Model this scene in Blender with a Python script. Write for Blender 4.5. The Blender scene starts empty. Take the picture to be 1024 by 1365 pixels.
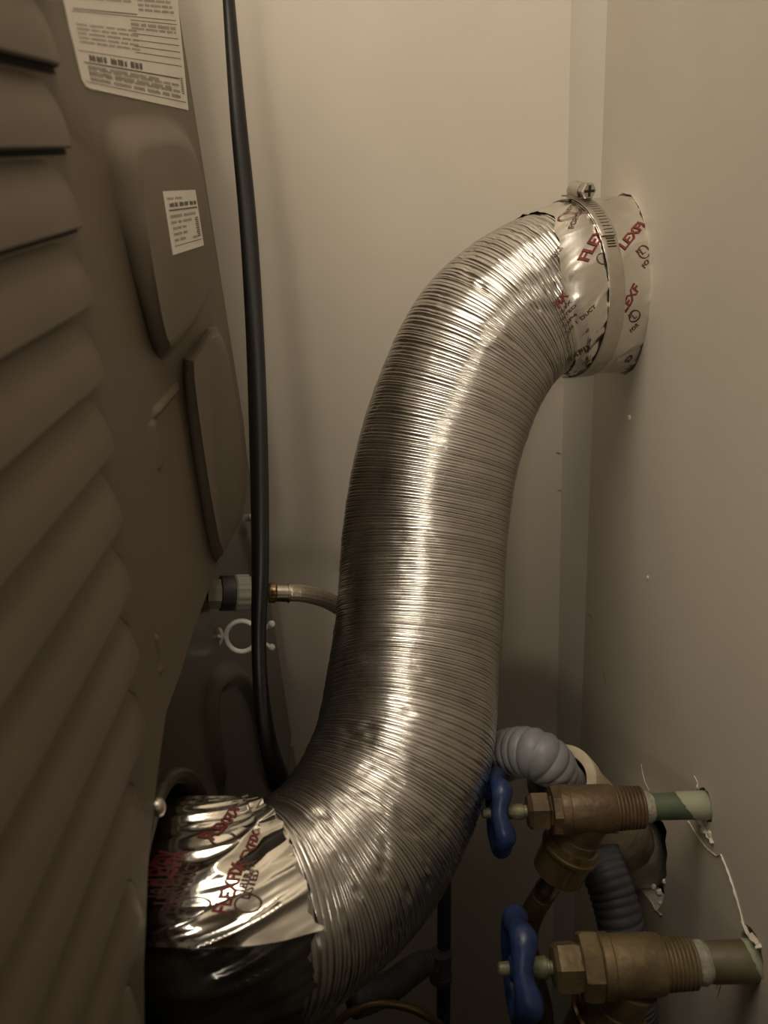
import bpy, bmesh, math, random
import numpy as np
from mathutils import Vector, Matrix, noise

random.seed(7)
sc = bpy.context.scene
COL = sc.collection

# ------------------------------------------------------------------ camera
F, CX, CY = 1061.0, 512.0, 682.5          # focal length / centre in 1024x1365 pixels
H = 1.40                                   # camera height above the floor
def _n(v):
    v = np.array(v, float); return v / np.linalg.norm(v)
_g = _n((498 - CX, 190 - CY, F)); _d = _n((703 - CX, 2966 - CY, F))
_d = _n(_d - _g * np.dot(_g, _d)); _r = np.cross(_d, _g)
if _r[0] < 0: _r = -_r
M = np.array([_r, _g, -_d])                # world = M @ camera(x right, y down, z forward)
cam_d = bpy.data.cameras.new('camera'); cam = bpy.data.objects.new('camera', cam_d); COL.objects.link(cam)
cam_d.sensor_fit = 'VERTICAL'; cam_d.sensor_height = 36.0; cam_d.lens = F / 1365.0 * 36.0
cam_d.clip_start = 0.01; cam_d.clip_end = 30
R3 = Matrix(((M[0][0], -M[0][1], -M[0][2]), (M[1][0], -M[1][1], -M[1][2]), (M[2][0], -M[2][1], -M[2][2])))
cam.matrix_world = Matrix.Translation((0, 0, H)) @ R3.to_4x4()
cam_d.dof.use_dof = True; cam_d.dof.focus_distance = 0.50; cam_d.dof.aperture_fstop = 9.0
sc.camera = cam
# ------------------------------------------------------------------ world, lamps, exposure
w = bpy.data.worlds.new('world'); sc.world = w; w.use_nodes = True
w.node_tree.nodes['Background'].inputs[0].default_value = (0.95, 0.95, 1.0, 1)
w.node_tree.nodes['Background'].inputs[1].default_value = 0.03
def area(name, loc, target, size, power, col):
    l = bpy.data.lights.new(name, 'AREA'); l.shape = 'DISK'; l.size = size; l.energy = power; l.color = col
    o = bpy.data.objects.new(name, l); COL.objects.link(o); o.location = loc
    o.rotation_euler = (Vector(target) - Vector(loc)).to_track_quat('-Z', 'Y').to_euler()
    return o
area('ceiling_lamp_light', (-0.13, 0.22, H + 0.66), (-0.02, 0.3, H), 0.60, 5.0, (1.0, 0.88, 0.71))
area('back_wall_fill_light', (-0.11, -0.62, H + 0.19), (-0.02, 0.67, H - 0.15), 0.18, 2.1, (1.0, 0.88, 0.71))  # added fill from behind the camera, lifts the back wall
vs = sc.view_settings
vs.view_transform = 'Standard'; vs.look = 'None'; vs.gamma = 1.0; vs.use_curve_mapping = False; vs.exposure = 0.0

# ------------------------------------------------------------------ pixel helpers
def ray(px, py): return M @ np.array([(px - CX) / F, (py - CY) / F, 1.0])
def atX(px, py, X):
    v = ray(px, py); v = v * X / v[0]; return Vector((v[0], v[1], v[2] + H))
def atY(px, py, Y):
    v = ray(px, py); v = v * Y / v[1]; return Vector((v[0], v[1], v[2] + H))
def at(px, py, t):
    v = ray(px, py) * t; return Vector((v[0], v[1], v[2] + H))
def proj(P):
    c = M.T @ np.array((P[0], P[1], P[2] - H)); return (CX + F * c[0] / c[2], CY + F * c[1] / c[2], c[2])

# ------------------------------------------------------------------ materials
MATS = {}
def mat(name, col, metal=0.0, rough=0.5, var=0.0, vscale=30, bump=0.0, bscale=200, col2=None, spec=0.5, coat=0.0, rvar=0.0, detail=4):
    m = bpy.data.materials.new(name); m.use_nodes = True; nt = m.node_tree; b = nt.nodes['Principled BSDF']
    b.inputs['Base Color'].default_value = (*col, 1); b.inputs['Metallic'].default_value = metal
    b.inputs['Roughness'].default_value = rough; b.inputs['Specular IOR Level'].default_value = spec
    b.inputs['Coat Weight'].default_value = coat
    tc = nt.nodes.new('ShaderNodeTexCoord')
    if var > 0 or col2 or rvar > 0:
        nz = nt.nodes.new('ShaderNodeTexNoise'); nz.inputs['Scale'].default_value = vscale; nz.inputs['Detail'].default_value = detail
        nt.links.new(tc.outputs['Object'], nz.inputs['Vector'])
        rp = nt.nodes.new('ShaderNodeValToRGB'); rp.color_ramp.elements[0].position = 0.35; rp.color_ramp.elements[1].position = 0.65
        c2 = col2 if col2 else tuple(min(1, c * (1 + var)) for c in col)
        c1 = col if col2 else tuple(c * (1 - var) for c in col)
        rp.color_ramp.elements[0].color = (*c1, 1); rp.color_ramp.elements[1].color = (*c2, 1)
        nt.links.new(nz.outputs['Fac'], rp.inputs['Fac']); nt.links.new(rp.outputs['Color'], b.inputs['Base Color'])
        if rvar > 0:
            mr = nt.nodes.new('ShaderNodeMapRange'); mr.inputs['To Min'].default_value = rough - rvar; mr.inputs['To Max'].default_value = rough + rvar
            nt.links.new(nz.outputs['Fac'], mr.inputs['Value']); nt.links.new(mr.outputs['Result'], b.inputs['Roughness'])
    if bump > 0:
        n2 = nt.nodes.new('ShaderNodeTexNoise'); n2.inputs['Scale'].default_value = bscale; n2.inputs['Detail'].default_value = 5
        bp = nt.nodes.new('ShaderNodeBump'); bp.inputs['Strength'].default_value = bump; bp.inputs['Distance'].default_value = 0.002
        nt.links.new(tc.outputs['Object'], n2.inputs['Vector']); nt.links.new(n2.outputs['Fac'], bp.inputs['Height'])
        nt.links.new(bp.outputs['Normal'], b.inputs['Normal'])
    MATS[name] = m
    return m
PAINT = mat('wall_paint', (0.66, 0.60, 0.51), 0, 0.62, 0.03, 7, 0.10, 60)
PAINT2 = mat('corner_paint', (0.66, 0.62, 0.54), 0, 0.6, 0.03, 9, 0.08, 60)
FLOORM = mat('floor_concrete', (0.16, 0.145, 0.125), 0, 0.7, 0.15, 12, 0.2, 80)
PLASTER = mat('plaster', (0.72, 0.68, 0.58), 0, 0.9, 0.12, 90, 0.5, 400)
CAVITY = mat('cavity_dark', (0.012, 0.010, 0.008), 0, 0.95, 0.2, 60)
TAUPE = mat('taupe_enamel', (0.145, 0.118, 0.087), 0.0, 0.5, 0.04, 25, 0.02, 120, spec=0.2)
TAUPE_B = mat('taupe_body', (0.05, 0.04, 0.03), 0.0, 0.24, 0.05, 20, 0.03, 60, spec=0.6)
DARKBODY = mat('cabinet_steel', (0.16, 0.135, 0.105), 0.2, 0.35, 0.05, 20)
SLOTSH = mat('louver_slot_shade', (0.008, 0.007, 0.006), 0, 0.9, 0.2, 60)  # shade inside the louver openings, put into a black colour
PAPER = mat('label_paper', (0.74, 0.71, 0.64), 0, 0.55, 0.03, 40)
INK = mat('label_ink', (0.13, 0.115, 0.095), 0, 0.7, 0.1, 60)
INKG = mat('label_ink_grey', (0.36, 0.335, 0.29), 0, 0.7, 0.1, 60)
ALU = mat('duct_aluminium', (0.64, 0.615, 0.58), 1.0, 0.25, 0.07, 55, 0.05, 500, rvar=0.06)
FOIL = mat('foil_tape', (0.80, 0.77, 0.72), 1.0, 0.24, 0.03, 60, 0.05, 260)
FOILD = mat('shiny_foil_tape', (0.86, 0.83, 0.77), 1.0, 0.13, 0.03, 60, 0.04, 260)
BLACKF = mat('black_film', (0.02, 0.017, 0.014), 0.1, 0.14, 0.3, 60, 0.05, 120)
STEEL = mat('clamp_steel', (0.60, 0.56, 0.50), 1.0, 0.36, 0.06, 120, 0.05, 400)
STEEL_D = mat('screw_steel', (0.42, 0.38, 0.33), 1.0, 0.28, 0.1, 200)
CLAMPSH = mat('clamp_slot_shade', (0.05, 0.042, 0.035), 0.6, 0.5, 0.1, 100)  # shade in the clamp's slots and screw cross, put into the colour
REDINK = mat('red_ink', (0.19, 0.035, 0.030), 0.2, 0.45, 0.1, 120)
BLACKINK = mat('brown_black_ink', (0.10, 0.05, 0.04), 0.2, 0.45, 0.1, 120)
RUBBER = mat('black_rubber', (0.005, 0.005, 0.005), 0, 0.42, 0.2, 60, 0.05, 300)
BRASS = mat('aged_brass', (0.085, 0.056, 0.030), 0.4, 0.48, 0, 60, 0.3, 220, col2=(0.155, 0.105, 0.056))
BRASS2 = mat('aged_yellow_brass', (0.12, 0.088, 0.044), 0.4, 0.48, 0, 60, 0.3, 220, col2=(0.20, 0.15, 0.078))
NUTB = mat('hose_nut_brass', (0.24, 0.17, 0.08), 0.8, 0.25, 0, 80, 0.05, 200, col2=(0.34, 0.25, 0.13))
COPPER_G = mat('green_copper', (0.055, 0.075, 0.045), 0.1, 0.5, 0, 40, 0.12, 180, col2=(0.10, 0.13, 0.08), detail=2)
COPPER_B = mat('brown_copper', (0.10, 0.075, 0.045), 0.2, 0.5, 0, 45, 0.12, 180, col2=(0.15, 0.13, 0.08), detail=2)
TAPEW = mat('thread_tape', (0.30, 0.28, 0.22), 0, 0.6, 0.2, 200, 0.4, 600)
BLUE = mat('blue_paint', (0.012, 0.026, 0.085), 0.05, 0.36, 0, 130, 0.2, 260, col2=(0.022, 0.045, 0.14))
STEM = mat('stem_brass', (0.27, 0.24, 0.14), 0.4, 0.5, 0, 150, 0.3, 400, col2=(0.13, 0.15, 0.09))
PVC = mat('aged_pvc', (0.40, 0.33, 0.22), 0, 0.55, 0, 70, 0.3, 200, col2=(0.56, 0.48, 0.35))
GREYH = mat('grey_hose_plastic', (0.20, 0.20, 0.21), 0, 0.45, 0.08, 90, 0.05, 300)
GREYD = mat('dark_grey_hose_plastic', (0.11, 0.115, 0.135), 0, 0.5, 0.08, 90, 0.05, 300)
WHITEP = mat('white_plastic', (0.78, 0.76, 0.72), 0, 0.4, 0.03, 90)
BLACKP = mat('black_plastic', (0.02, 0.019, 0.017), 0, 0.45, 0.1, 90)
DARKPIPE = mat('dark_pipe', (0.05, 0.046, 0.04), 0.1, 0.5, 0.15, 60, 0.1, 200)
GREYPL = mat('grey_coupling_plastic', (0.22, 0.22, 0.18), 0, 0.5, 0.06, 120)
def braid_mat(name, ca, cb, scale):
    m = mat(name, ca, 0.75, 0.38, 0.1, 200); nt = m.node_tree; b = nt.nodes['Principled BSDF']
    tc = nt.nodes.new('ShaderNodeTexCoord'); ck = nt.nodes.new('ShaderNodeTexVoronoi'); ck.inputs['Scale'].default_value = scale
    rp = nt.nodes.new('ShaderNodeValToRGB'); rp.color_ramp.elements[0].color = (*cb, 1); rp.color_ramp.elements[1].color = (*ca, 1)
    rp.color_ramp.elements[0].position = 0.1; rp.color_ramp.elements[1].position = 0.6
    nt.links.new(tc.outputs['Object'], ck.inputs['Vector']); nt.links.new(ck.outputs['Distance'], rp.inputs['Fac'])
    nt.links.new(rp.outputs['Color'], b.inputs['Base Color'])
    return m
BRAID = braid_mat('steel_braid', (0.42, 0.36, 0.27), (0.62, 0.55, 0.44), 900)
BRAIDD = braid_mat('brown_braid', (0.22, 0.16, 0.09), (0.34, 0.26, 0.16), 900)

# ------------------------------------------------------------------ mesh helpers
class MB:
    def __init__(s): s.v = []; s.f = []
    def add(s, v, f):
        o = len(s.v); s.v += [tuple(p) for p in v]; s.f += [tuple(i + o for i in q) for q in f]; return s
def new_obj(name, vf, m, parent=None, smooth=30, label=None):
    me = bpy.data.meshes.new(name)
    v, f = (vf.v, vf.f) if isinstance(vf, MB) else vf
    me.from_pydata([tuple(p) for p in v], [], [tuple(q) for q in f]); me.update()
    return link_mesh(name, me, m, parent, smooth, label)
def link_mesh(name, me, m, parent=None, smooth=30, label=None, fix=True):
    if fix:
        bm = bmesh.new(); bm.from_mesh(me); bmesh.ops.recalc_face_normals(bm, faces=bm.faces); bm.to_mesh(me); bm.free()
    if smooth:
        for p in me.polygons: p.use_smooth = True
        if smooth < 180: me.set_sharp_from_angle(angle=math.radians(smooth))
    me.materials.append(m)
    o = bpy.data.objects.new(name, me); COL.objects.link(o)
    if parent is not None:
        o.parent = parent; o.matrix_parent_inverse = parent_inv(parent)
    if label: o['label'] = label
    return o
def parent_inv(p):
    mw = Matrix.Identity(4); q = p; chain = []
    while q is not None:
        chain.append(q); q = q.parent
    for q in reversed(chain): mw = mw @ (q.matrix_parent_inverse @ q.matrix_basis)
    return mw.inverted()
def thing(name, label, cat, loc=(0, 0, 0), group=None):
    o = bpy.data.objects.new(name, None); COL.objects.link(o); o.location = loc; o.empty_display_size = 0.05
    o['label'] = label; o['category'] = cat
    if group: o['group'] = group
    return o
def struct(o): o['kind'] = 'structure'; return o
def box(x0, x1, y0, y1, z0, z1):
    v = [(x, y, z) for x in (x0, x1) for y in (y0, y1) for z in (z0, z1)]
    return v, [(0, 1, 3, 2), (4, 6, 7, 5), (0, 4, 5, 1), (2, 3, 7, 6), (0, 2, 6, 4), (1, 5, 7, 3)]
def frame_of(axis):
    a = Vector(axis).normalized()
    u = a.cross(Vector((0, 0, 1)))
    if u.length < 1e-3: u = a.cross(Vector((0, 1, 0)))
    u.normalize(); return a, u, a.cross(u).normalized()
def lathe(origin, axis, prof, n=32, cap=True, rot=0.0, rfun=None):
    """prof: list of (t, r) along axis."""
    a, u, v = frame_of(axis); o = Vector(origin); V = []; Fc = []
    for (t, r) in prof:
        for k in range(n):
            th = rot + 2 * math.pi * k / n; rr = r * (rfun(th, t) if rfun else 1)
            V.append(o + a * t + (u * math.cos(th) + v * math.sin(th)) * rr)
    for i in range(len(prof) - 1):
        for k in range(n):
            k2 = (k + 1) % n; Fc.append((i * n + k, i * n + k2, (i + 1) * n + k2, (i + 1) * n + k))
    if cap:
        Fc.append(tuple(range(n))[::-1]); b = (len(prof) - 1) * n; Fc.append(tuple(b + k for k in range(n)))
    return V, Fc
def spline(pts, n):
    """Catmull-Rom through pts (any dimension), n samples with near-uniform arc length."""
    P = [np.array(p, float) for p in pts]; P = [2 * P[0] - P[1]] + P + [2 * P[-1] - P[-2]]
    out = []
    for i in range(1, len(P) - 2):
        for k in range(40):
            t = k / 40.0; a, b, c, d = P[i - 1], P[i], P[i + 1], P[i + 2]
            out.append(0.5 * ((2 * b) + (c - a) * t + (2 * a - 5 * b + 4 * c - d) * t * t + (3 * b - 3 * c + d - a) * t ** 3))
    out.append(P[-2]); out = np.array(out)
    seg = np.linalg.norm(np.diff(out[:, :3], axis=0), axis=1); L = np.concatenate([[0], np.cumsum(seg)])
    q = np.linspace(0, L[-1], n)
    return np.stack([np.interp(q, L, out[:, j]) for j in range(out.shape[1])], 1), L[-1]
def frames(C):
    T = np.gradient(C, axis=0); T /= np.linalg.norm(T, axis=1)[:, None]
    N = np.zeros_like(T); a = np.array([0, 0, 1.0])
    if abs(T[0] @ a) > 0.9: a = np.array([0, 1.0, 0])
    v = a - T[0] * (a @ T[0]); N[0] = v / np.linalg.norm(v)
    for i in range(1, len(T)):
        v = N[i - 1] - T[i] * (N[i - 1] @ T[i]); N[i] = v / np.linalg.norm(v)
    return T, N, np.cross(T, N)
def tube(pts, rad, n=16, samples=60, cap=True, ribs=None, ell=None, weave=None):
    """pts list of Vector; rad number or list; ribs=(pitch, depth); ell=(ratio, turns) flattened section."""
    if not hasattr(rad, '__len__'): rad = [rad] * len(pts)
    A, L = spline([(*p, r) for p, r in zip(pts, rad)], samples)
    C, rr = A[:, :3], A[:, 3]; T, N, B = frames(C); V = []; Fc = []
    for i in range(samples):
        r = rr[i]
        if ribs:
            ph = (i / (samples - 1) * L / ribs[0]) % 1.0; r += ribs[1] * (abs(math.sin(math.pi * ph)) ** 0.7 - 0.6)
        for k in range(n):
            th = 2 * math.pi * k / n; q = r
            c, s_ = math.cos(th), math.sin(th)
            if weave:
                sl_ = i / (samples - 1) * L; q = r + weave[1] * math.sin(weave[2] * th + sl_ * weave[0]) * math.sin(weave[2] * th - sl_ * weave[0])
            if ell:
                ps = ell[1] * 2 * math.pi * i / samples + ell[2]
                q = r * (1 - ell[0] * math.sin(th - ps) ** 2)
            V.append(C[i] + N[i] * c * q + B[i] * s_ * q)
    for i in range(samples - 1):
        for k in range(n):
            k2 = (k + 1) % n; Fc.append((i * n + k, i * n + k2, (i + 1) * n + k2, (i + 1) * n + k))
    if cap:
        Fc.append(tuple(range(n))); b = (samples - 1) * n; Fc.append(tuple(b + k for k in range(n)))
    return V, Fc
def loft_fill(loops, name='x'):
    """triangle-fill a planar region between closed loops of 3D points."""
    bm = bmesh.new(); es = []
    for lp in loops:
        vs_ = [bm.verts.new(p) for p in lp]
        es += [bm.edges.new((vs_[i], vs_[(i + 1) % len(vs_)])) for i in range(len(vs_))]
    bmesh.ops.triangle_fill(bm, use_beauty=True, use_dissolve=False, edges=es)
    bm.verts.index_update(); v = [x.co.copy() for x in bm.verts]; f = [tuple(q.index for q in x.verts) for x in bm.faces]; bm.free()
    return v, f
def bridge(a, b):
    n = len(a); return list(a) + list(b), [(i, (i + 1) % n, n + (i + 1) % n, n + i) for i in range(n)]
def resample(lp, n, closed=True):
    P = [np.array(p, float) for p in lp]
    if closed: P = P + [P[0]]
    L = np.concatenate([[0], np.cumsum([np.linalg.norm(P[i + 1] - P[i]) for i in range(len(P) - 1)])])
    q = np.linspace(0, L[-1], n + 1)[:-1] if closed else np.linspace(0, L[-1], n)
    P = np.array(P); return [Vector([np.interp(x, L, P[:, j]) for j in range(3)]) for x in q]
def round_loop(lp, it=2):
    for _ in range(it):
        out = []
        for i in range(len(lp)):
            a, b = Vector(lp[i]), Vector(lp[(i + 1) % len(lp)]); out += [a.lerp(b, 0.25), a.lerp(b, 0.75)]
        lp = out
    return lp

# ------------------------------------------------------------------ the setting
XR, YB = 0.165, 0.67                      # right wall plane, back wall plane
XP, XB = -0.115, -0.123                   # dryer back panel plane, dryer body plane
ZC = 2.55
wall_back = struct(new_obj('wall_back', box(-1.6, XR + 0.1, YB, YB + 0.1, 0, ZC), PAINT, smooth=0))
struct(new_obj('floor', box(-1.6, XR + 0.1, -1.8, YB + 0.1, -0.05, 0), FLOORM, smooth=0))
struct(new_obj('wall_front', box(-1.6, XR + 0.1, -1.0, -0.9, 0, ZC), PAINT, smooth=0))
struct(new_obj('ceiling', box(-1.6, XR + 0.1, -1.8, YB + 0.1, ZC, ZC + 0.05), PAINT, smooth=0))

# duct centre line is needed for the wall hole
DUCT = [(240, 1228, .392), (262, 1228, .394), (335, 1224, .398), (405, 1192, .418), (480, 1120, .446), (535, 1005, .475), (556, 860, .508), (567, 705, .527),
        (594, 570, .532), (642, 462, .533), (712, 400, .537), (775, 386, .545), (830, 382, .553)]
_pts = [at(*p) for p in DUCT]
_pts[-1] = atX(830, 382, XR)
_end = Vector((XR + 0.012, _pts[-1].y + 0.001, _pts[-1].z))
_start = atX(238, 1228, XB - 0.006)
_pts = [_start] + _pts[1:-1] + [_end]
NS = 2400
DC, DL = spline(_pts, NS); DT, DN, DB = frames(DC)
def dframe(s):
    x = s / DL * (NS - 1); i = min(max(int(x), 0), NS - 2); f = x - i
    return DC[i] * (1 - f) + DC[i + 1] * f, DN[i] * (1 - f) + DN[i + 1] * f, DB[i] * (1 - f) + DB[i + 1] * f
print('duct length', DL)

# right wall with broken holes round the pipes
rnd = random.Random(3)
def jag(cy, cz, ry, rz, n, j):
    return [Vector((XR, cy + math.cos(2 * math.pi * k / n) * ry * (1 + rnd.uniform(-j, j)), cz + math.sin(2 * math.pi * k / n) * rz * (1 + rnd.uniform(-j, j)))) for k in range(n)]
E1 = atX(940, 1073, XR); E2 = atX(1003, 1281, XR)
hole_px = [(846, 1100), (862, 1085), (876, 1090), (884, 1096), (889, 1108), (887, 1122), (890, 1138), (888, 1152), (889, 1166), (884, 1180), (886, 1192), (882, 1206), (874, 1216), (866, 1200), (850, 1180), (840, 1140)]
holes = [jag(_end.y, _end.z, 0.0605, 0.0605, 40, 0.012),
         jag(E1.y - 0.0004, E1.z + 0.0008, 0.0100, 0.0104, 22, 0.10),
         jag(E2.y + 0.001, E2.z + 0.004, 0.0125, 0.0150, 22, 0.12),
         [atX(x, y, XR) for x, y in hole_px]]
outer = [Vector((XR, -1.8, 0)), Vector((XR, YB, 0)), Vector((XR, YB, ZC)), Vector((XR, -1.8, ZC))]
mb = MB(); mb.add(*loft_fill([outer] + holes))
for h in holes: mb.add(*bridge(h, [p + Vector((0.014, 0, 0)) for p in h]))
wall_right = struct(new_obj('wall_right', mb, PAINT, smooth=0))
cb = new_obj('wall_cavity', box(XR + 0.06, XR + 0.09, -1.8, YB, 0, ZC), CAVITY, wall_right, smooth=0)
# rounded mud strip where the two walls meet
sx = [(XR + .001, 0.630), (XR - 0.002, 0.637), (XR - 0.009, 0.650), (XR - 0.0155, YB - 0.002), (XR - 0.0165, YB + 0.001), (XR + .001, YB + .001)]
v = [(x, y, z) for z in (0, ZC) for x, y in sx]; n6 = len(sx)
struct(new_obj('trim_1', (v, [(i, (i + 1) % n6, n6 + (i + 1) % n6, n6 + i) for i in range(n6)] + [tuple(range(n6)), tuple(range(n6, 2 * n6))]), PAINT2, smooth=40))

# added board, out of view, keeping overhead light off the near gap
BLOCKM = mat('blocker_wood', (0.10, 0.07, 0.045), 0, 0.6, 0.15, 30)  # dark wood of the added light blockers
shade_board = thing('overhead_light_blocker', 'added dark board above the near end of the dryer, out of view, shading the gap', 'shade_board', (XR - 0.2, -0.45, H + 0.26))
new_obj('board', box(-1.0, XR - 0.001, -0.899, 0.08, H + 0.26, H + 0.28), BLOCKM, shade_board, smooth=0)
for yy in (-0.75, -0.06): new_obj('bracket', box(XR - 0.16, XR - 0.001, yy - .01, yy + .01, H + 0.245, H + 0.26), BLOCKM, shade_board, smooth=0)

# added block behind the viewer, cutting low light from the gap
gap_block = thing('low_light_blocker', 'added tall dark block, unseen, shading the low near end of the gap', 'blocker', (-0.3, -0.5, 0))
new_obj('block_body', box(-0.80, XR - 0.002, -0.88, -0.27, 0.0, H - 0.04), BLOCKM, gap_block, smooth=0)
new_obj('block_top', box(-0.80, XR - 0.002, -0.89, -0.26, H - 0.04, H - 0.02), BLOCKM, gap_block, smooth=0)
for k in range(2): new_obj('block_front', box(-0.795 + .48 * k, -0.325 + .48 * k, -0.272, -0.262, 0.08, H - 0.06), BLOCKM, gap_block, smooth=0)

# torn paint skin, plaster chips and nicks on the right wall
def strip(px, wd, hgt):
    P = resample([atX(x, y, XR) for x, y in px], 40, closed=False); V = []; Fc = []
    for i, p in enumerate(P):
        t = (P[min(i + 1, 39)] - P[max(i - 1, 0)]).normalized(); nn = Vector((1, 0, 0)).cross(t)
        ww = wd * (0.5 + 0.8 * abs(noise.noise(p * 180))) * min(1, 4 * (1 - abs(2 * i / 39 - 1)) + .25); hh = hgt * (0.6 + 0.8 * abs(noise.noise(p * 230 + Vector((5, 5, 5)))))
        V += [p - nn * ww + Vector((0.0005, 0, 0)), p + Vector((-hh, 0, 0)) - nn * ww * .2, p + nn * ww + Vector((0.0005, 0, 0))]
    for i in range(39):
        a = i * 3; Fc += [(a, a + 1, a + 4, a + 3), (a + 1, a + 2, a + 5, a + 4), (a + 2, a, a + 3, a + 5)]
    return V, Fc
for pts, wd, hg, m in [([(918, 1094), (930, 1114), (944, 1132), (956, 1141)], .0007, .0009, PAINT), ([(956, 1141), (962, 1139), (972, 1163), (981, 1190), (988, 1215), (993, 1236)], .0006, .0012, PLASTER),
                       ([(990, 1228), (996, 1242), (1006, 1258)], .0016, .0016, PAINT), ([(933, 1094), (940, 1106), (948, 1118), (952, 1124)], .0018, .0022, PAINT), ([(855, 1018), (857, 1030), (860, 1042), (866, 1054)], .0003, .0005, PAINT),
                       ([(926, 1034), (930, 1042), (931, 1050)], .0004, .0006, PAINT), ([(1000, 1245), (1008, 1254), (1016, 1264)], .0022, .003, PAINT), ([(868, 1200), (874, 1212), (883, 1220)], .0006, .001, PAINT)]:
    new_obj('torn_paint_edge', strip(pts, wd, hg), m, wall_right, smooth=20)
def chip(px, py, s, X=XR, k=0):
    c = atX(px, py, X); V = []; n = 9
    for lay, (dx, q) in enumerate(((0.001, 1.0), (-0.4 * s, 0.9), (-0.8 * s, 0.5))):
        for i in range(n):
            a = 2 * math.pi * i / n; r_ = s * q * (0.75 + 0.5 * rnd.random())
            V.append(c + Vector((dx, math.cos(a) * r_, math.sin(a) * r_ * 1.3)))
    Fc = [(l * n + i, l * n + (i + 1) % n, (l + 1) * n + (i + 1) % n, (l + 1) * n + i) for l in range(2) for i in range(n)] + [tuple(range(2 * n, 3 * n))]
    return V, Fc
for (x, y, s) in [(879, 1190, .0026), (872, 1183, .0022), (886, 1176, .0018), (880, 1204, .0016), (840, 557, .0018), (864, 770, .0012), (937, 1106, .0022), (947, 1112, .0018), (930, 1050, .0014), (867, 1093, .002)]:
    new_obj('plaster_chip', chip(x, y, s), PAINT, wall_right, smooth=25)
DIRT = mat('scuff_dirt', (0.17, 0.14, 0.10), 0, 0.8, 0.2, 300)
def nick(pts, wd, plane='X'):
    return tube([(atX(x, y, XR) if plane == 'X' else atY(x, y, YB)) for x, y in pts], [wd * .3] + [wd] * (len(pts) - 2) + [wd * .3], 6, 14)
for pts, wd in [([(804, 888), (806, 900), (808, 914)], .0006), ([(784, 818), (788, 822), (789, 832)], .0004), ([(955, 1318), (958, 1309), (961, 1314), (956, 1330)], .0004)]:
    new_obj('wall_nick', nick(pts, wd), DIRT, wall_right, smooth=40)
for pts, wd in [([(741, 603), (744, 604), (748, 605)], .0007), ([(743, 654), (746, 654), (750, 655)], .0005)]:
    new_obj('wall_nick', nick(pts, wd, 'Y'), DIRT, wall_back, smooth=40)

# ------------------------------------------------------------------ the dryer
ZB, ZT = H - 0.52, H + 0.19
dryer = thing('clothes_dryer', 'taupe metal clothes dryer seen from behind, louvred back panel with stickers', 'dryer', (XB - 0.35, 0.25, ZB))
YF = 0.583
# recessed body behind the panel
HC = atX(237, 1228, XB)                    # exhaust hole centre
hole = [HC + Vector((0, math.cos(2 * math.pi * k / 48) * 0.064, math.sin(2 * math.pi * k / 48) * 0.064)) for k in range(48)]
yb1 = 0.616
bo = [Vector((XB, -0.09, ZB)), Vector((XB, yb1, ZB)), Vector((XB, yb1, ZT)), Vector((XB, -0.09, ZT))]
# an arched embossing in the lower body
arch_px = [(262, 1060), (246, 985), (262, 930), (300, 905), (330, 905), (350, 940), (362, 1000), (372, 1075)]
mb = MB()
mb.add(*loft_fill([bo, hole])); mb.add(*bridge(hole, [p + Vector((-0.03, 0, 0)) for p in hole]))
x0 = XB - 0.70
mb.add([(XB, -0.09, ZB), (XB, yb1, ZB), (XB, yb1, ZT), (XB, -0.09, ZT), (x0, -0.09, ZB), (x0, yb1, ZB), (x0, yb1, ZT), (x0, -0.09, ZT)],
       [(4, 5, 6, 7), (0, 1, 5, 4), (1, 2, 6, 5), (2, 3, 7, 6), (3, 0, 4, 7)])
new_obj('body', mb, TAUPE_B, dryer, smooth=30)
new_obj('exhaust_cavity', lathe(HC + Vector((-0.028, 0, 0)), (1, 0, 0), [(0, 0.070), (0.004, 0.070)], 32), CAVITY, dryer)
new_obj('exhaust_lip', lathe(HC, (1, 0, 0), [(0.0, 0.072), (0.003, 0.0715), (0.0045, 0.069), (0.003, 0.066), (-0.006, 0.0645), (-0.006, 0.072)], 64, cap=False), TAUPE_B, dryer, smooth=60)
def ridge(px, wd, hgt, X, n=40):
    P = [atX(x, y, X) for x, y in px]; A, _ = spline(P, n); V = []; Fc = []; m = 6
    for i in range(n):
        p = Vector(A[i]); t = Vector(A[min(i + 1, n - 1)] - A[max(i - 1, 0)]).normalized(); nn = Vector((1, 0, 0)).cross(t)
        e = min(1, 6 * (1 - abs(2 * i / (n - 1) - 1)) + 0.05)
        for k in range(m + 1):
            a = -1 + 2 * k / m
            V.append(p + nn * a * wd + Vector((hgt * e * (math.cos(a * math.pi) * .5 + .5) - 0.0002, 0, 0)))
    for i in range(n - 1):
        for k in range(m): q = i * (m + 1) + k; Fc.append((q, q + 1, q + m + 2, q + m + 1))
    return V, Fc
new_obj('body_ridge', ridge([(300, 1070), (283, 985), (282, 925), (300, 902), (322, 905), (340, 945), (350, 1000), (360, 1060)], 0.010, 0.006, XB), TAUPE_B, dryer, smooth=180)
new_obj('body_ridge', ridge([(322, 700), (333, 740), (342, 790)], 0.014, 0.004, XB, 24), TAUPE_B, dryer, smooth=180)

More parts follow.
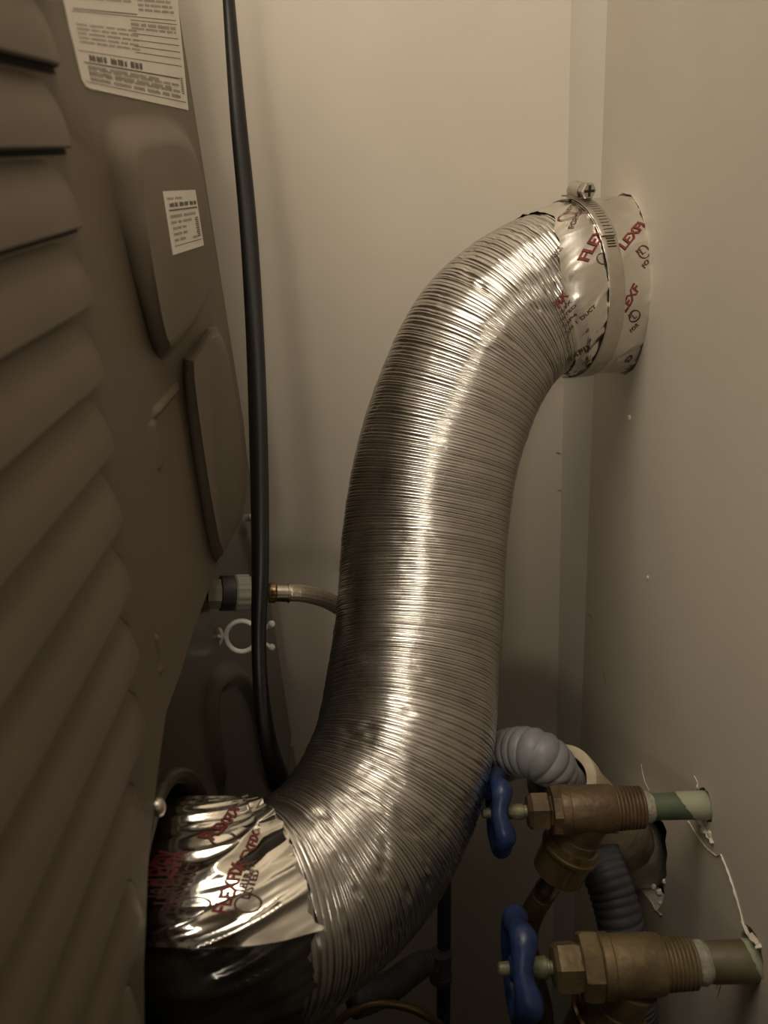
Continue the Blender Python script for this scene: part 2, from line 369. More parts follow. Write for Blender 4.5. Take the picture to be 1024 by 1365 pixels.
# back panel outline
pan = [(325, 560), (331, 622), (328, 662), (323, 690), (288, 760), (258, 840), (240, 900), (222, 948), (213, 1010), (204, 1080), (198, 1140), (192, 1290), (193, 1400)]
po = [Vector((XP, YF, ZT - 0.02))] + [atX(x, y, XP) for x, y in pan]
po += [Vector((XP, po[-1].y, ZB + 0.03)), Vector((XP, -0.08, ZB + 0.03)), Vector((XP, -0.08, ZT - 0.02))]
po = [Vector((XP, min(p.y, YF), p.z)) for p in po]
XRf = XP + 0.0115
rec_o = round_loop([atX(x, y, XP) for x, y in [(134, 172), (150, 148), (236, 150), (262, 190), (281, 320), (281, 404), (226, 484), (208, 478), (184, 395), (148, 250)]], 2)
rec_i = round_loop([atX(x, y, XRf) for x, y in [(184, 212), (194, 196), (248, 196), (266, 226), (284, 330), (280, 392), (228, 458), (222, 450), (208, 380), (190, 260)]], 2)
XR2 = XP + 0.0095
rc2_o = round_loop([atX(x, y, XP) for x, y in [(243, 480), (252, 470), (284, 428), (300, 450), (312, 520), (320, 580), (325, 640), (318, 690), (300, 735), (285, 757), (268, 670), (250, 560)]], 1)
rc2_i = round_loop([atX(x, y, XR2) for x, y in [(257, 486), (264, 474), (288, 444), (300, 465), (312, 530), (319, 585), (323, 640), (315, 686), (303, 722), (296, 738), (281, 660), (266, 560)]], 1)
mb = MB()
mb.add(*loft_fill([po, rec_o, rc2_o]))
def s_wall(a, b, n=6):
    prev = a
    for k in range(1, n + 1):
        t = k / n; cur = []
        for p, q in zip(a, b):
            e = t; sx_ = (t * t * (3 - 2 * t)); cur.append(Vector((p.x + (q.x - p.x) * sx_, p.y + (q.y - p.y) * e, p.z + (q.z - p.z) * e)))
        mb.add(*bridge(prev, cur)); prev = cur
s_wall(rec_o, rec_i); s_wall(rc2_o, rc2_i, 4)
mb.add(*loft_fill([rec_i])); mb.add(*loft_fill([rc2_i]))
# rolled edge back to the body
prev = po
cen = Vector((0, 0.2, H))
for (dx, ins) in ((-0.0015, -0.0012), (-0.0035, -0.0018), (-0.0078, -0.0018)):
    cur = []
    for i, p in enumerate(po):
        a, b = po[i - 1], po[(i + 1) % len(po)]
        t = (b - a).normalized(); nn = Vector((1, 0, 0)).cross(t)
        if (p + nn * 0.001 - Vector((XP, 0.2, H))).length > (p - nn * 0.001 - Vector((XP, 0.2, H))).length: nn = -nn
        cur.append(p + Vector((dx, 0, 0)) - nn * ins)
    mb.add(*bridge(prev, cur)); prev = cur
bpanel = new_obj('back_panel', mb, TAUPE, dryer, smooth=42)
bmx = bmesh.new(); bmx.from_mesh(bpanel.data); bmesh.ops.remove_doubles(bmx, verts=bmx.verts, dist=1e-6); bmesh.ops.recalc_face_normals(bmx, faces=bmx.faces); bmx.to_mesh(bpanel.data); bmx.free()
bpanel.data.set_sharp_from_angle(angle=math.radians(42))
new_obj('panel_crease', ridge([(238, 515), (242, 580), (258, 660), (277, 752)], 0.004, -0.0022, XP, 30), TAUPE, dryer, smooth=180)
new_obj('panel_crease', ridge([(203, 554), (220, 535), (238, 514)], 0.0035, 0.0022, XP, 20), TAUPE, dryer, smooth=180)
new_obj('panel_crease', ridge([(202, 560), (207, 590), (214, 625)], 0.009, 0.0018, XP, 20), TAUPE, dryer, smooth=180)
new_obj('panel_crease', ridge([(206, 845), (212, 880), (213, 900)], 0.002, 0.002, XP, 20), TAUPE, dryer, smooth=180)

# louvers: hoods pressed out of the panel, open at the bottom
ends = [.352, .345, .338, .331, .324, .319, .312, .304, .296, .288, .279, .268, .245, .222, .198, .180, .165, .150]
zl0 = H + 0.034 + 2 * 0.0268
ht, dp = 0.0232, 0.0066
def louver_mesh(L):
    V = []; Fc = []; n = 34; m = 8
    for i in range(n):
        y = -L + L * i / (n - 1)
        d_end = -y; e = min(1.0, (d_end / 0.017)) if d_end < 0.017 else 1.0
        e = math.sin(e * math.pi / 2) ** 0.9; e2 = min(1.0, (y + L) / 0.02 + 0.02); e = e * e2
        for k in range(m + 1):
            t = k / m
            V.append((dp * e * (1 - (1 - t) ** 2.6) * (0.9 + 0.1 * t), y, ht * (0.35 + 0.65 * e) * (1 - t)))
        V.append((dp * e - 0.0012 * e, y, -0.0008 * e)); V.append((0.0002, y, 0.0012))
    mm = m + 3
    for i in range(n - 1):
        for k in range(mm - 1): q = i * mm + k; Fc.append((q, q + 1, q + mm + 1, q + mm))
    return V, Fc
lv_cache = {}
for i, ye in enumerate(ends):
    L = ye - (-0.06); z = zl0 - i * 0.0268
    v, f = louver_mesh(L)
    o = new_obj('louver', ([(x + XP, y + ye, zz + z) for x, y, zz in v], f), TAUPE, dryer, smooth=40)
    sl = [(XP + 0.0006, -0.055, z + 0.0006), (XP + dp * 0.80, -0.05, z + 0.0006), (XP + dp * 0.80, ye - 0.022, z + 0.0006), (XP + 0.0006, ye - 0.006, z + 0.0006),
          (XP + 0.0006, -0.055, z - 0.0032), (XP + 0.0006, ye - 0.004, z - 0.0026)]
    new_obj('slot', (sl, [(0, 1, 2, 3), (0, 3, 5, 4)]), SLOTSH, o, smooth=0)  # black plate under the hood in place of a shaded opening

# stickers
def quad_on(px, X, off):
    return [atX(x, y, X) + Vector((off, 0, 0)) for x, y in px]
def slab(px, X, th, n=None):
    a = quad_on(px, X, 0.0); b = quad_on(px, X, th); k = len(px)
    return a + b, [(i, (i + 1) % k, k + (i + 1) % k, k + i) for i in range(k)] + [tuple(range(k, 2 * k)), tuple(range(k))[::-1]]
class Sticker:
    def __init__(s, tl, tr, br, bl, X): s.c = [atX(*q, X) for q in (tl, tr, br, bl)]
    def p(s, u, v_, off):
        a, b, c, d = s.c; q = a * (1 - u) * (1 - v_) + b * u * (1 - v_) + c * u * v_ + d * (1 - u) * v_; return q + Vector((off, 0, 0))
    def bar(s, mb, u0, u1, v0, v1, off=0.0006):
        mb.add([s.p(u0, v0, off), s.p(u1, v0, off), s.p(u1, v1, off), s.p(u0, v1, off)], [(0, 1, 2, 3)])
    def words(s, mb, u0, u1, v0, v1, k, wl=(.5, 1.5), rng=random.Random(5)):
        u = u0; cw = (u1 - u0) / k
        while u < u1 - 0.3 * cw:
            e = min(u1, u + cw * rng.uniform(*wl)); x = u; lw = (v1 - v0) * 0.35 * rng.uniform(.8, 1.2)
            while x < e:       # unreadable letter-like ticks
                x2 = min(e, x + lw * rng.uniform(.7, 1.3)); s.bar(mb, x, x + (x2 - x) * .72, v0 + (v1 - v0) * rng.choice((0, 0, .15)), v1)
                x = x2
            u = e + cw * 0.18
# upper rating sticker
big = new_obj('rating_sticker', slab([(60, -110), (221, -110), (236, 0), (250.5, 147), (120, 118.5), (113, 115), (108, 106), (92, 40)], XP, 0.0004), PAPER, dryer, smooth=0, label='large white rating sticker with small print')
S = Sticker((60, -110), (221, -110), (250.5, 147), (109, 116), XP)
mg = MB(); mk = MB()
S.words(mg, .06, .94, .925, .945, 7); S.words(mg, .06, .80, .885, .905, 6); S.words(mg, .06, .66, .85, .868, 5)
S.words(mg, .06, .95, .90, .915, 9); S.words(mg, .06, .90, .865, .88, 9)
for i in range(5): S.words(mg, .04, .5, .60 + i * .026, .612 + i * .026, 6)
for i in range(14): S.words(mg, .05, .48, .10 + i * .026, .114 + i * .026, 5)
for i in range(14): S.words(mg, .54, .95, .14 + i * .026, .154 + i * .026, 5)
S.words(mg, .45, .95, .56, .578, 5); S.words(mg, .45, .95, .585, .598, 5)
for vv in (.545, .62, .655, .69, .725): S.bar(mk, .45, .97, vv, vv + .004)
S.bar(mk, .04, .92, .832, .840); S.bar(mk, .02, .97, .765, .769); S.bar(mk, .02, .97, .958, .962); S.bar(mk, .04, .52, .51, .516); S.bar(mk, .03, .96, .525, .529)
for a, b in ((.08, .20), (.23, .36), (.39, .50)): S.words(mk, a, b, .785, .822, 3, (.9, 1.1))
for i in range(9): S.bar(mk, .93, .965, .83 + i * .010, .835 + i * .010)
new_obj('grey_print', mg, INKG, big, smooth=0); new_obj('dark_print', mk, INK, big, smooth=0)
# small sticker in the pocket
sm = new_obj('service_sticker', slab([(217, 255), (259.5, 253), (271, 327), (230.5, 340)], XRf, 0.0004), PAPER, dryer, smooth=0, label='small white sticker in the pressed pocket')
S = Sticker((217, 255), (259.5, 253), (271, 327), (230.5, 340), XRf)
mg = MB(); mk = MB()
S.words(mg, .06, .50, .10, .135, 2)
for a, b in ((.10, .34), (.39, .67), (.72, .95)): S.words(mk, a, b, .185, .255, 2, (.9, 1.1))
S.bar(mk, .06, .96, .292, .318)
S.words(mg, .07, .93, .375, .425, 3); S.words(mg, .07, .72, .475, .52, 3)
for i in range(3): S.words(mg, .09, .50, .57 + i * .095, .615 + i * .095, 2)
S.words(mg, .66, .80, .785, .83, 2); S.bar(mk, .06, .95, .868, .880)
for i in range(10): S.bar(mk, .83 - .02 * (i % 2), .93, .47 + i * .036, .47 + i * .036 + .022)
new_obj('grey_print', mg, INKG, sm, smooth=0); new_obj('dark_print', mk, INK, sm, smooth=0)
# screws by the exhaust
def screw(px, py, r, X):
    c = atX(px, py, X)
    return lathe(c, (1, 0, 0), [(0, r), (0.0012, r), (0.0028, r * .8), (0.0036, r * .4), (0.0038, 0.0002)], 20)
new_obj('screw', screw(209, 1076, 0.0042, XP), STEEL, dryer, smooth=60, label='shiny screw head')
new_obj('screw', screw(284, 1078, 0.0030, XB), STEEL, dryer, smooth=60)
# inlet valve of the dryer
I0 = atX(281, 791, XB); ax = (at(360, 790, 0.515) - I0).normalized(); il = (at(346, 790, 0.515) - I0).length
iv = new_obj('inlet_valve', lathe(I0, ax, [(0.002, .0085), (0.0055, .0085), (.006, .0112), (.0140, .0112), (.0145, .008)], 24), BLACKP, dryer, smooth=30)
new_obj('valve_collar', lathe(I0, ax, [(-0.003, .0100), (0.0055, .0100)], 8), GREYPL, iv, smooth=0)
new_obj('ribbed_nut', lathe(I0, ax, [(0.0145, .0105), (0.0155, .0118), (0.0235, .0118), (0.0240, .0108)], 64, rfun=lambda th, t: 1 + .02 * (1 if math.sin(th * 16) > 0 else -1)), GREYPL, iv, smooth=20)
new_obj('valve_end', lathe(I0, ax, [(0.0240, .0108), (0.034, .0108), (0.035, .007)], 6), STEEL_D, iv, smooth=0)
# white cord clip sticking out of the body
K0 = atX(291, 848, XB)
def cplane(px, py): return atY(px, py, K0.y)
clip = new_obj('cord_clip', tube([cplane(322 + 20.5 * math.cos(a), 848 + 20.5 * math.sin(a)) for a in [math.radians(q) for q in range(38, 323, 15)]], 0.00165, 10, 60), WHITEP, dryer, smooth=60, label='white plastic open-ring cord clip')
mb = MB()
mb.add(*tube([cplane(338, 836), cplane(346, 841), cplane(353, 838), cplane(361, 832)], 0.0014, 8, 16)); mb.add(*tube([cplane(338, 860), cplane(346, 855), cplane(353, 858), cplane(361, 863)], 0.0014, 8, 16))
mb.add(*tube([cplane(302, 848), cplane(296, 848), cplane(289, 848)], 0.0013, 8, 12)); mb.add(*tube([cplane(292, 837), cplane(295.5, 843), cplane(296, 848), cplane(295.5, 853), cplane(292, 859)], 0.0011, 8, 20))
new_obj('clip_prongs', mb, WHITEP, clip, smooth=60)
for q in ((362, 832), (362, 863)):
    c = cplane(*q); new_obj('ball_end', lathe(c + Vector((0, -.0024, 0)), (0, 1, 0), [(0.0001, .0004), (.0005, .0014), (.0012, .0021), (.0024, .0025), (.0036, .0021), (.0043, .0014), (.0047, .0004)], 16), WHITEP, clip, smooth=180)
# small latch tab at the far edge
c = atX(333, 690, XB); 
new_obj('edge_peg', lathe(c, (1, 0.15, 0), [(0, .0030), (.005, .0030), (.0065, .0022), (.007, .0006)], 14), WHITEP, dryer, smooth=60)

# washer under the dryer (same stack)
washer = thing('washing_machine', 'taupe washing machine standing under the dryer', 'washer', (XB - 0.35, 0.25, 0))
new_obj('cabinet', box(x0, XB, -0.09, yb1, 0.02, ZB - 0.012), DARKBODY, washer, smooth=0)
new_obj('top', box(x0 + .005, XB - .005, -0.085, yb1 - .005, ZB - 0.012, ZB), DARKBODY, washer, smooth=0)
for xx in (x0 + .06, XB - .06):
    for yy in (-0.04, yb1 - .05): new_obj('foot', lathe((xx, yy, 0), (0, 0, 1), [(0, .025), (.012, .025), (.021, .015)], 16), RUBBER, washer)

# ------------------------------------------------------------------ flexible duct
duct = thing('flexible_duct', 'silver corrugated flexible dryer duct curving from dryer up to the wall', 'duct', tuple(_start))
R0 = 0.0535
pitch = 0.0037
S_D, S_W = None, None
def nearest_s(px, py):
    best = min(range(0, NS, 4), key=lambda i: (proj(DC[i])[0] - px) ** 2 + (proj(DC[i])[1] - py) ** 2); return best / (NS - 1) * DL
S_D = nearest_s(345, 1222); S_W = nearest_s(733, 392)
sA, sB = S_D - 0.012, S_W + 0.035
nth = 128
rng = np.random.RandomState(4)
FR = [0.0, 0.05, 0.10, 0.16, 0.28, 0.42, 0.46, 0.50, 0.62, 0.80, 0.90, 0.95]     # samples across one ridge
PR = [-1.0, -0.75, -0.05, 0.0, 0.14, 0.08, -0.45, 0.06, 0.16, 0.06, -0.05, -0.75]
turns = int((sB - sA) / pitch); npz = turns + 4
rows = [(k, a, b) for k in range(turns) for a, b in zip(FR, PR)]; nrow = len(rows)
amp = rng.uniform(.6, 1.25, npz); bead = rng.uniform(.3, 1.9, npz); ofs = rng.uniform(-.00022, .00022, npz); wid = rng.uniform(-.24, .24, npz)
ph1, ph2, ph3 = rng.uniform(0, 6.28, 3)
th = np.linspace(0, 2 * np.pi, nth, endpoint=False); CT, ST = np.cos(th), np.sin(th)
tf = th / (2 * np.pi)
V = np.zeros((nrow, nth, 3))
G = np.arange(NS)
def dframes(sv):
    x = sv / DL * (NS - 1)
    g = lambda A: np.stack([np.interp(x, G, A[:, j]) for j in range(3)], 1)
    return g(DC), g(DN), g(DB)
for i, (k, a, b) in enumerate(rows):
    # neighbouring ridges blend round one turn so that the helix closes
    mix = lambda A: A[k] * (1 - tf) + A[k + 1] * tf
    p = k + a + tf + (mix(wid) * (1 - a) + (wid[k + 1] * (1 - tf) + wid[k + 2] * tf) * a)
    sv = np.clip(sA + p * pitch, 0, DL)
    c, n_, b_ = dframes(sv)
    h = b * mix(bead) * 0.8 if b == -0.45 else (b if b < -0.2 else b * mix(bead))
    r = R0 + 0.00105 * mix(amp) * h + (mix(ofs) if b > -0.5 else 0)
    r = r + 0.0006 * np.sin(2 * th + sv * 14 + ph2) + 0.0004 * np.sin(5 * th + sv * 45 + ph3)
    x = (sv - sA) / (sB - sA)
    dent = 0.0003 + 0.0010 * np.exp(-((x - 0.10) / 0.16) ** 2) + 0.0009 * np.exp(-((x - 0.9) / 0.12) ** 2)
    nd = n_ * CT[:, None] + b_ * ST[:, None]
    P = c + nd * r[:, None]
    dn = np.array([noise.noise(Vector(q) * 95) * 0.8 + noise.noise(Vector(q) * 260) * 0.5 for q in P])
    r = r - dent * np.clip(dn - 0.15, 0, 1) * 2.2
    V[i] = c + nd * r[:, None]
nf = len(FR); q = []
for i in range(nrow - nf - 1):
    for k in range(nth):
        if k < nth - 1: q.append((i * nth + k, i * nth + k + 1, (i + 1) * nth + k + 1, (i + 1) * nth + k))
        else: q.append((i * nth + k, (i + nf) * nth, (i + nf + 1) * nth, (i + 1) * nth + k))
new_obj('corrugated_hose', (V.reshape(-1, 3).tolist(), q), ALU, duct, smooth=180)

# crumpled foil tape sleeves
class Sleeve:
    def __init__(s, s0, s1, rad, amp_, seed, scale=70, stretch=0.55, edge0=0.0, edge1=0.0, flare=None, shear=0.0):
        s.shear = shear; s.slant = (0.0, 0.0)
        s.s0, s.s1, s.rad, s.amp, s.seed, s.scale, s.stretch, s.e0, s.e1, s.flare = s0, s1, rad, amp_, seed, scale, stretch, edge0, edge1, flare
    def radius(s, x, t):
        t2 = t + s.shear * (x - s.s0)
        q = Vector((x * s.scale * s.stretch, math.cos(t2) * s.rad * s.scale, math.sin(t2) * s.rad * s.scale)) + Vector((s.seed, 0, 0))
        a = noise.noise(q * 0.6) * 1.0
        b = 1 - abs(noise.noise(q * 1.15 + Vector((3, 7, 1)))) * 2.0
        c = 1 - abs(noise.noise(q * 2.4 + Vector((9, 2, 4)))) * 2.0
        d = s.amp * (0.8 * a + 0.7 * b * abs(b) + 0.22 * c) * min(1.0, 0.12 + abs(x - s.s0) / 0.012)
        tuck = 0.0
        if s.slant[0]: tuck = -0.0034 * math.exp(-((x - s.s0 - s.slant[0] * max(0, math.cos(t - s.slant[1])) ** 1.5) / .008) ** 2)
        return s.rad + (s.flare(x) if s.flare else 0) + d + tuck
    def pt(s, x, t, off=0.0):
        c, n_, b_ = dframe(x); r = s.radius(x, t) + off
        return Vector(c + (n_ * math.cos(t) + b_ * math.sin(t)) * r)
    def mesh(s, nu, nt_, ta=0.0, tb=None):
        V = []; Fc = []; full = tb is None; tb = ta + 2 * math.pi if full else tb
        for i in range(nu):
            for k in range(nt_):
                t = ta + (tb - ta) * k / (nt_ if full else nt_ - 1); u = i / (nu - 1)
                a0 = s.s0 + s.e0 * noise.noise(Vector((math.cos(t) * 4 + s.seed, math.sin(t) * 4, 1.0))) + s.slant[0] * max(0, math.cos(t - s.slant[1])) ** 1.5
                a1 = s.s1 + s.e1 * (noise.noise(Vector((math.cos(t) * 4, math.sin(t) * 4, s.seed))) + .6 * noise.noise(Vector((math.cos(t) * 13, math.sin(t) * 13, s.seed))))
                V.append(s.pt(a0 + (a1 - a0) * u, t))
        for i in range(nu - 1):
            for k in range(nt_ if full else nt_ - 1): k2 = (k + 1) % nt_; Fc.append((i * nt_ + k, i * nt_ + k2, (i + 1) * nt_ + k2, (i + 1) * nt_ + k))
        return V, Fc
    def find(s, px, py):
        best = None
        for lvl, (ns_, nt_) in enumerate(((30, 90), (14, 14), (14, 14))):
            if lvl == 0: S_ = np.linspace(s.s0 - .01, s.s1 + .01, ns_); T_ = np.linspace(0, 2 * np.pi, nt_, endpoint=False)
            else:
                ds, dt = (s.s1 - s.s0 + .02) / 30 / 4 ** (lvl - 1), 2 * np.pi / 90 / 4 ** (lvl - 1)
                S_ = np.linspace(best[1] - ds, best[1] + ds, ns_); T_ = np.linspace(best[2] - dt, best[2] + dt, nt_)
            for a in S_:
                c, n_, b_ = dframe(a)
                for t in T_:
                    nd = n_ * math.cos(t) + b_ * math.sin(t); P = c + nd * s.rad
                    if nd @ (np.array((0, 0, H)) - P) < 0: continue
                    x, y, _ = proj(P); e = (x - px) ** 2 + (y - py) ** 2
                    if best is None or e < best[0]: best = (e, a, t)
        return best[1], best[2]
_tcache = {}
def text_mesh(body, bold=0.0):
    if (body, bold) in _tcache: return _tcache[(body, bold)]
    cu = bpy.data.curves.new('t', 'FONT'); cu.body = body; cu.offset = bold; cu.size = 1.0; cu.resolution_u = 3
    ob = bpy.data.objects.new('t', cu); COL.objects.link(ob)
    dg = bpy.context.evaluated_depsgraph_get(); me = bpy.data.meshes.new_from_object(ob.evaluated_get(dg))
    bm = bmesh.new(); bm.from_mesh(me); bmesh.ops.triangulate(bm, faces=bm.faces)
    for _ in range(3):
        le = [e for e in bm.edges if e.calc_length() > 0.22]
        if le: bmesh.ops.subdivide_edges(bm, edges=le, cuts=1); bmesh.ops.triangulate(bm, faces=bm.faces)
    bm.verts.index_update(); v = [(x.co.x, x.co.y) for x in bm.verts]; f = [tuple(q.index for q in x.verts) for x in bm.faces]; bm.free()
    bpy.data.objects.remove(ob); bpy.data.curves.remove(cu); bpy.data.meshes.remove(me)
    xs = [p[0] for p in v]; r_ = (v, f, min(xs), max(xs)); _tcache[(body, bold)] = r_
    return r_
def write(sl, mb, body, p0, p1, hpx, bold=0.02, off=0.0005, clip=None):
    v, f, xa, xb = text_mesh(body, bold)
    a = sl.find(*p0); b = sl.find(*p1)
    dt = (b[1] - a[1] + math.pi) % (2 * math.pi) - math.pi
    e = np.array([b[0] - a[0], dt * sl.rad]); L = np.linalg.norm(e); e /= L
    up = np.array([-e[1], e[0]])
    def P(w2): return sl.pt(a[0] + w2[0], a[1] + w2[1] / sl.rad, off)
    o = proj(P((0, 0))); e1 = proj(P(e * .002)); u1 = proj(P(up * .002))
    if (e1[0] - o[0]) * (u1[1] - o[1]) - (e1[1] - o[1]) * (u1[0] - o[0]) > 0: up = -up
    z = proj(P((0, 0)))[2]; hgt = hpx * z / F / 0.70
    V = []
    for x, y in v:
        V.append(P(e * ((x - xa) / (xb - xa) * L) + up * (y * hgt)))
    new_obj('lettering', (V, f), REDINK if mb is mr else BLACKINK, foil_of[id(sl)], smooth=0)
def ring_mark(sl, mb, p, rpx, off=0.0005):
    a = sl.find(*p); z = proj(sl.pt(*a))[2]; r = rpx * z / F; n = 28; V = []
    for q in (1.0, .84):
        for k in range(n): t = 2 * math.pi * k / n; V.append(sl.pt(a[0] + math.cos(t) * r * q, a[1] + math.sin(t) * r * q / sl.rad, off))
    new_obj('printed_ring', (V, [(k, (k + 1) % n, n + (k + 1) % n, n + k) for k in range(n)]), REDINK if mb is mr else BLACKINK, foil_of[id(sl)], smooth=0)
S_END = DL - 0.010
S_F = Sleeve(S_W - 0.08, S_END, 0.0555, 0, 0).find(758, 420)[0]; print('foil start', S_F, S_W, S_END)
wsl = Sleeve(S_F, S_END, 0.0570, 0.0015, 2.3, 72, 0.42, 0.002, 0.005, flare=lambda x: -0.0008 * math.exp(-((x - (S_END - .030)) / .010) ** 2), shear=10)
wsl.slant = (0.019, wsl.find(700, 285)[1])
wfoil = new_obj('wall_foil_tape', wsl.mesh(110, 300), FOIL, duct, smooth=180, label='crinkled printed foil tape collar at the wall')
dsl = Sleeve(0.004, S_D + 0.002, 0.0570, 0.0034, 8.1, 62, 0.35, 0.003, 0.003, shear=12)
film = Sleeve(0.003, S_D + 0.001, 0.0545, 0.0024, 4.4, 60, 0.35, 0.003, 0.003, shear=12)
new_obj('black_film_wrap', film.mesh(80, 220), BLACKF, duct, smooth=180, label='glossy black film wrapped under the foil')
ta = dsl.find(290, 1262)[1]; tt_ = dsl.find(290, 1120)[1]; dta = (tt_ - ta + math.pi) % (2 * math.pi) - math.pi
dfoil = new_obj('dryer_foil_tape', dsl.mesh(130, 260, ta, ta + math.copysign(3.6, dta)), FOILD, duct, smooth=180, label='crumpled printed foil tape collar at the dryer')
foil_of = {id(wsl): wfoil, id(dsl): dfoil}
mr = MB(); mk = MB()
for body, p0, p1, h in [('FLEX', (784, 349), (806, 308), 12), ('FIX', (747, 412), (762, 393), 11), ('LEXFI', (833, 334), (860, 302), 12), ('FLEXF', (829, 424), (853, 384), 12)]:
    write(wsl, mr, body, p0, p1, h, 0.03)
for body, p0, p1, h in [('FOR CLA', (765, 303), (777, 279), 5), ('LISTED', (757, 283), (770, 272), 4), ('DUCT', (741, 342), (753, 327), 6), ('1B-FX', (751, 422), (766, 402), 4), ('LISTED', (752, 433), (771, 408), 4),
                        ('92P4', (757, 440), (772, 420), 4), ('CLASS 1 DUCT', (754, 458), (793, 409), 4.5), ('FLEXFIX', (750, 496), (787, 464), 11), ('FO', (860, 358), (866, 349), 6), ('FOR', (842, 444), (852, 433), 6), ('D', (838, 481), (845, 473), 9)]:
    write(wsl, mk, body, p0, p1, h, 0.02)
for p, r in (((757, 287), 8), ((858, 336), 9)): ring_mark(wsl, mr, p, r)
for p, r in (((846, 422), 9), ((764, 489), 8), ((803, 345), 8)): ring_mark(wsl, mk, p, r)
for p0, p1 in (((851, 339), (859, 331)), ((840, 425), (848, 417))):
    write(wsl, mk, 'U', p0, (p0[0] + 4, p0[1] - 4), 6); write(wsl, mk, 'L', (p0[0] + 6, p0[1] + 1), (p0[0] + 9.5, p0[1] - 2.5), 6)
mr = MB(); mk = MB()
for body, p0, p1, h in [('FLEXFIX', (224, 1180), (250, 1135), 11), ('FLEXFIX', (284, 1120), (320, 1082), 11), ('FLEXFIX', (326, 1160), (346, 1110), 11), ('FLEXFIX', (304, 1218), (326, 1150), 11)]:
    write(dsl, mr, body, p0, p1, h, 0.03)
for body, p0, p1, h in [('181B-FX', (224, 1196), (240, 1150), 7), ('LISTED', (230, 1206), (248, 1165), 7), ('CLASS 1 DUCT', (236, 1218), (268, 1150), 7), ('181B-FX', (326, 1190), (342, 1145), 7), ('LISTED', (332, 1200), (346, 1160), 7)]:
    write(dsl, mk, body, p0, p1, h, 0.02)
for p, r in (((299, 1118), 11), ((331, 1205), 11), ((262, 1205), 9)): ring_mark(dsl, mk, p, r)

# ------------------------------------------------------------------ hose clamp
cs = wsl.find(821, 400)[0]
def cpt(s, t, r):
    c, n_, b_ = dframe(s); return Vector(c + (n_ * math.cos(t) + b_ * math.sin(t)) * r)
t_top = wsl.find(789, 268)[1]; t_mid = wsl.find(815, 380)[1]
sgn = 1 if ((t_mid - t_top + math.pi) % (2 * math.pi) - math.pi) > 0 else -1
clamp = thing('hose_clamp', 'steel worm-drive hose clamp tightened around the foil collar at the wall', 'hose clamp', tuple(cpt(cs, t_top, 0)))
W2 = 0.0066; RC = 0.0582
def band(t0, t1, r, slots=None, n=120, w2=W2, thick=0.0007):
    mb = MB(); sec = [-1, -.92, -.55, .55, .92, 1]
    ts = [t0 + (t1 - t0) * i / n for i in range(n + 1)]; m = len(sec)
    V = []
    for lay in (0, 1):
        for t in ts:
            for k, q in enumerate(sec): V.append(cpt(cs + q * w2, t, r + (thick if lay else 0) - (0.0002 if k in (0, m - 1) and lay else 0)))
    o = (n + 1) * m; Fc = []
    hole_ = lambda i, k: slots and k == 2 and slots(i)
    for i in range(n):
        for k in range(m - 1):
            if hole_(i, k): continue
            a = i * m + k; Fc.append((a, a + 1, a + m + 1, a + m)); Fc.append((o + a, o + a + m, o + a + m + 1, o + a + 1))
        for k in (0, m - 1):
            a = i * m + k; Fc.append((a, a + m, o + a + m, o + a))
        if hole_(i, 2):
            for k in (2, 3): a = i * m + k; Fc.append((a, a + m, o + a + m, o + a))
            for j in (i, i + 1): a = j * m + 2; Fc.append((a, a + 1, o + a + 1, o + a))
    for i in (0, n):
        for k in range(m - 1): a = i * m + k; Fc.append((a, a + 1, o + a + 1, o + a))
    return V, Fc
tk = wsl.find(822, 316)[1]; tk2 = wsl.find(824, 330)[1]
new_obj('band', band(t_top + sgn * 0.02, t_top + sgn * (2 * math.pi - .06), RC), STEEL, clamp, smooth=50)
dtk = abs((tk - t_top + math.pi) % (2 * math.pi) - math.pi); dtk2 = abs((tk2 - t_top + math.pi) % (2 * math.pi) - math.pi)
new_obj('slotted_tail', band(t_top - sgn * .10, t_top + sgn * dtk, RC + 0.0013, slots=lambda i: i % 4 == 1 and i > 6, n=76, w2=W2 * .98), STEEL, clamp, smooth=50)
new_obj('tail_shadow', band(t_top, t_top + sgn * (dtk - .01), RC + 0.0008, n=30, w2=W2 * .7, thick=0.0003), CLAMPSH, clamp, smooth=50)  # dark liner seen through the tail slots, standing in for their shade
mb = MB()
for k in range(4):
    a = dtk + .02 + (dtk2 - dtk) * k / 4.0
    v, f = band(t_top + sgn * a, t_top + sgn * (a + .013), RC + 0.0006, n=2, w2=W2 * .55, thick=0.0004); mb.add(v, f)
new_obj('band_slots', mb, CLAMPSH, clamp, smooth=0)  # dark bars laid on the band as shaded slots
# screw housing and screw across the top
hs = t_top - sgn * 0.02
c0 = cpt(cs, hs, RC + 0.0066); tan = (cpt(cs, hs + sgn * .05, RC) - cpt(cs, hs - sgn * .05, RC)).normalized()
axd = (cpt(cs + .01, hs, RC) - cpt(cs - .01, hs, RC)).normalized(); rad_ = (cpt(cs, hs, RC + .01) - cpt(cs, hs, RC)).normalized()
V = []; Fc = []; na = 14
for lay, rr in enumerate((0.0056, 0.0048)):
    for e in (-0.0075, 0.0055):
        for k in range(na):
            a = math.radians(-35 + 250 * k / (na - 1)); V.append(c0 + tan * e + axd * math.cos(a) * rr * 1.05 + rad_ * (math.sin(a) * rr - 0.0012))
for lay in (0, 1):
    o = lay * 2 * na
    for k in range(na - 1): Fc.append((o + k, o + k + 1, o + na + k + 1, o + na + k))
for e in (0, 1):
    for k in range(na - 1): a = e * na + k; Fc.append((a, a + 1, 2 * na + a + 1, 2 * na + a))
new_obj('screw_housing', (V, Fc), STEEL, clamp, smooth=40)
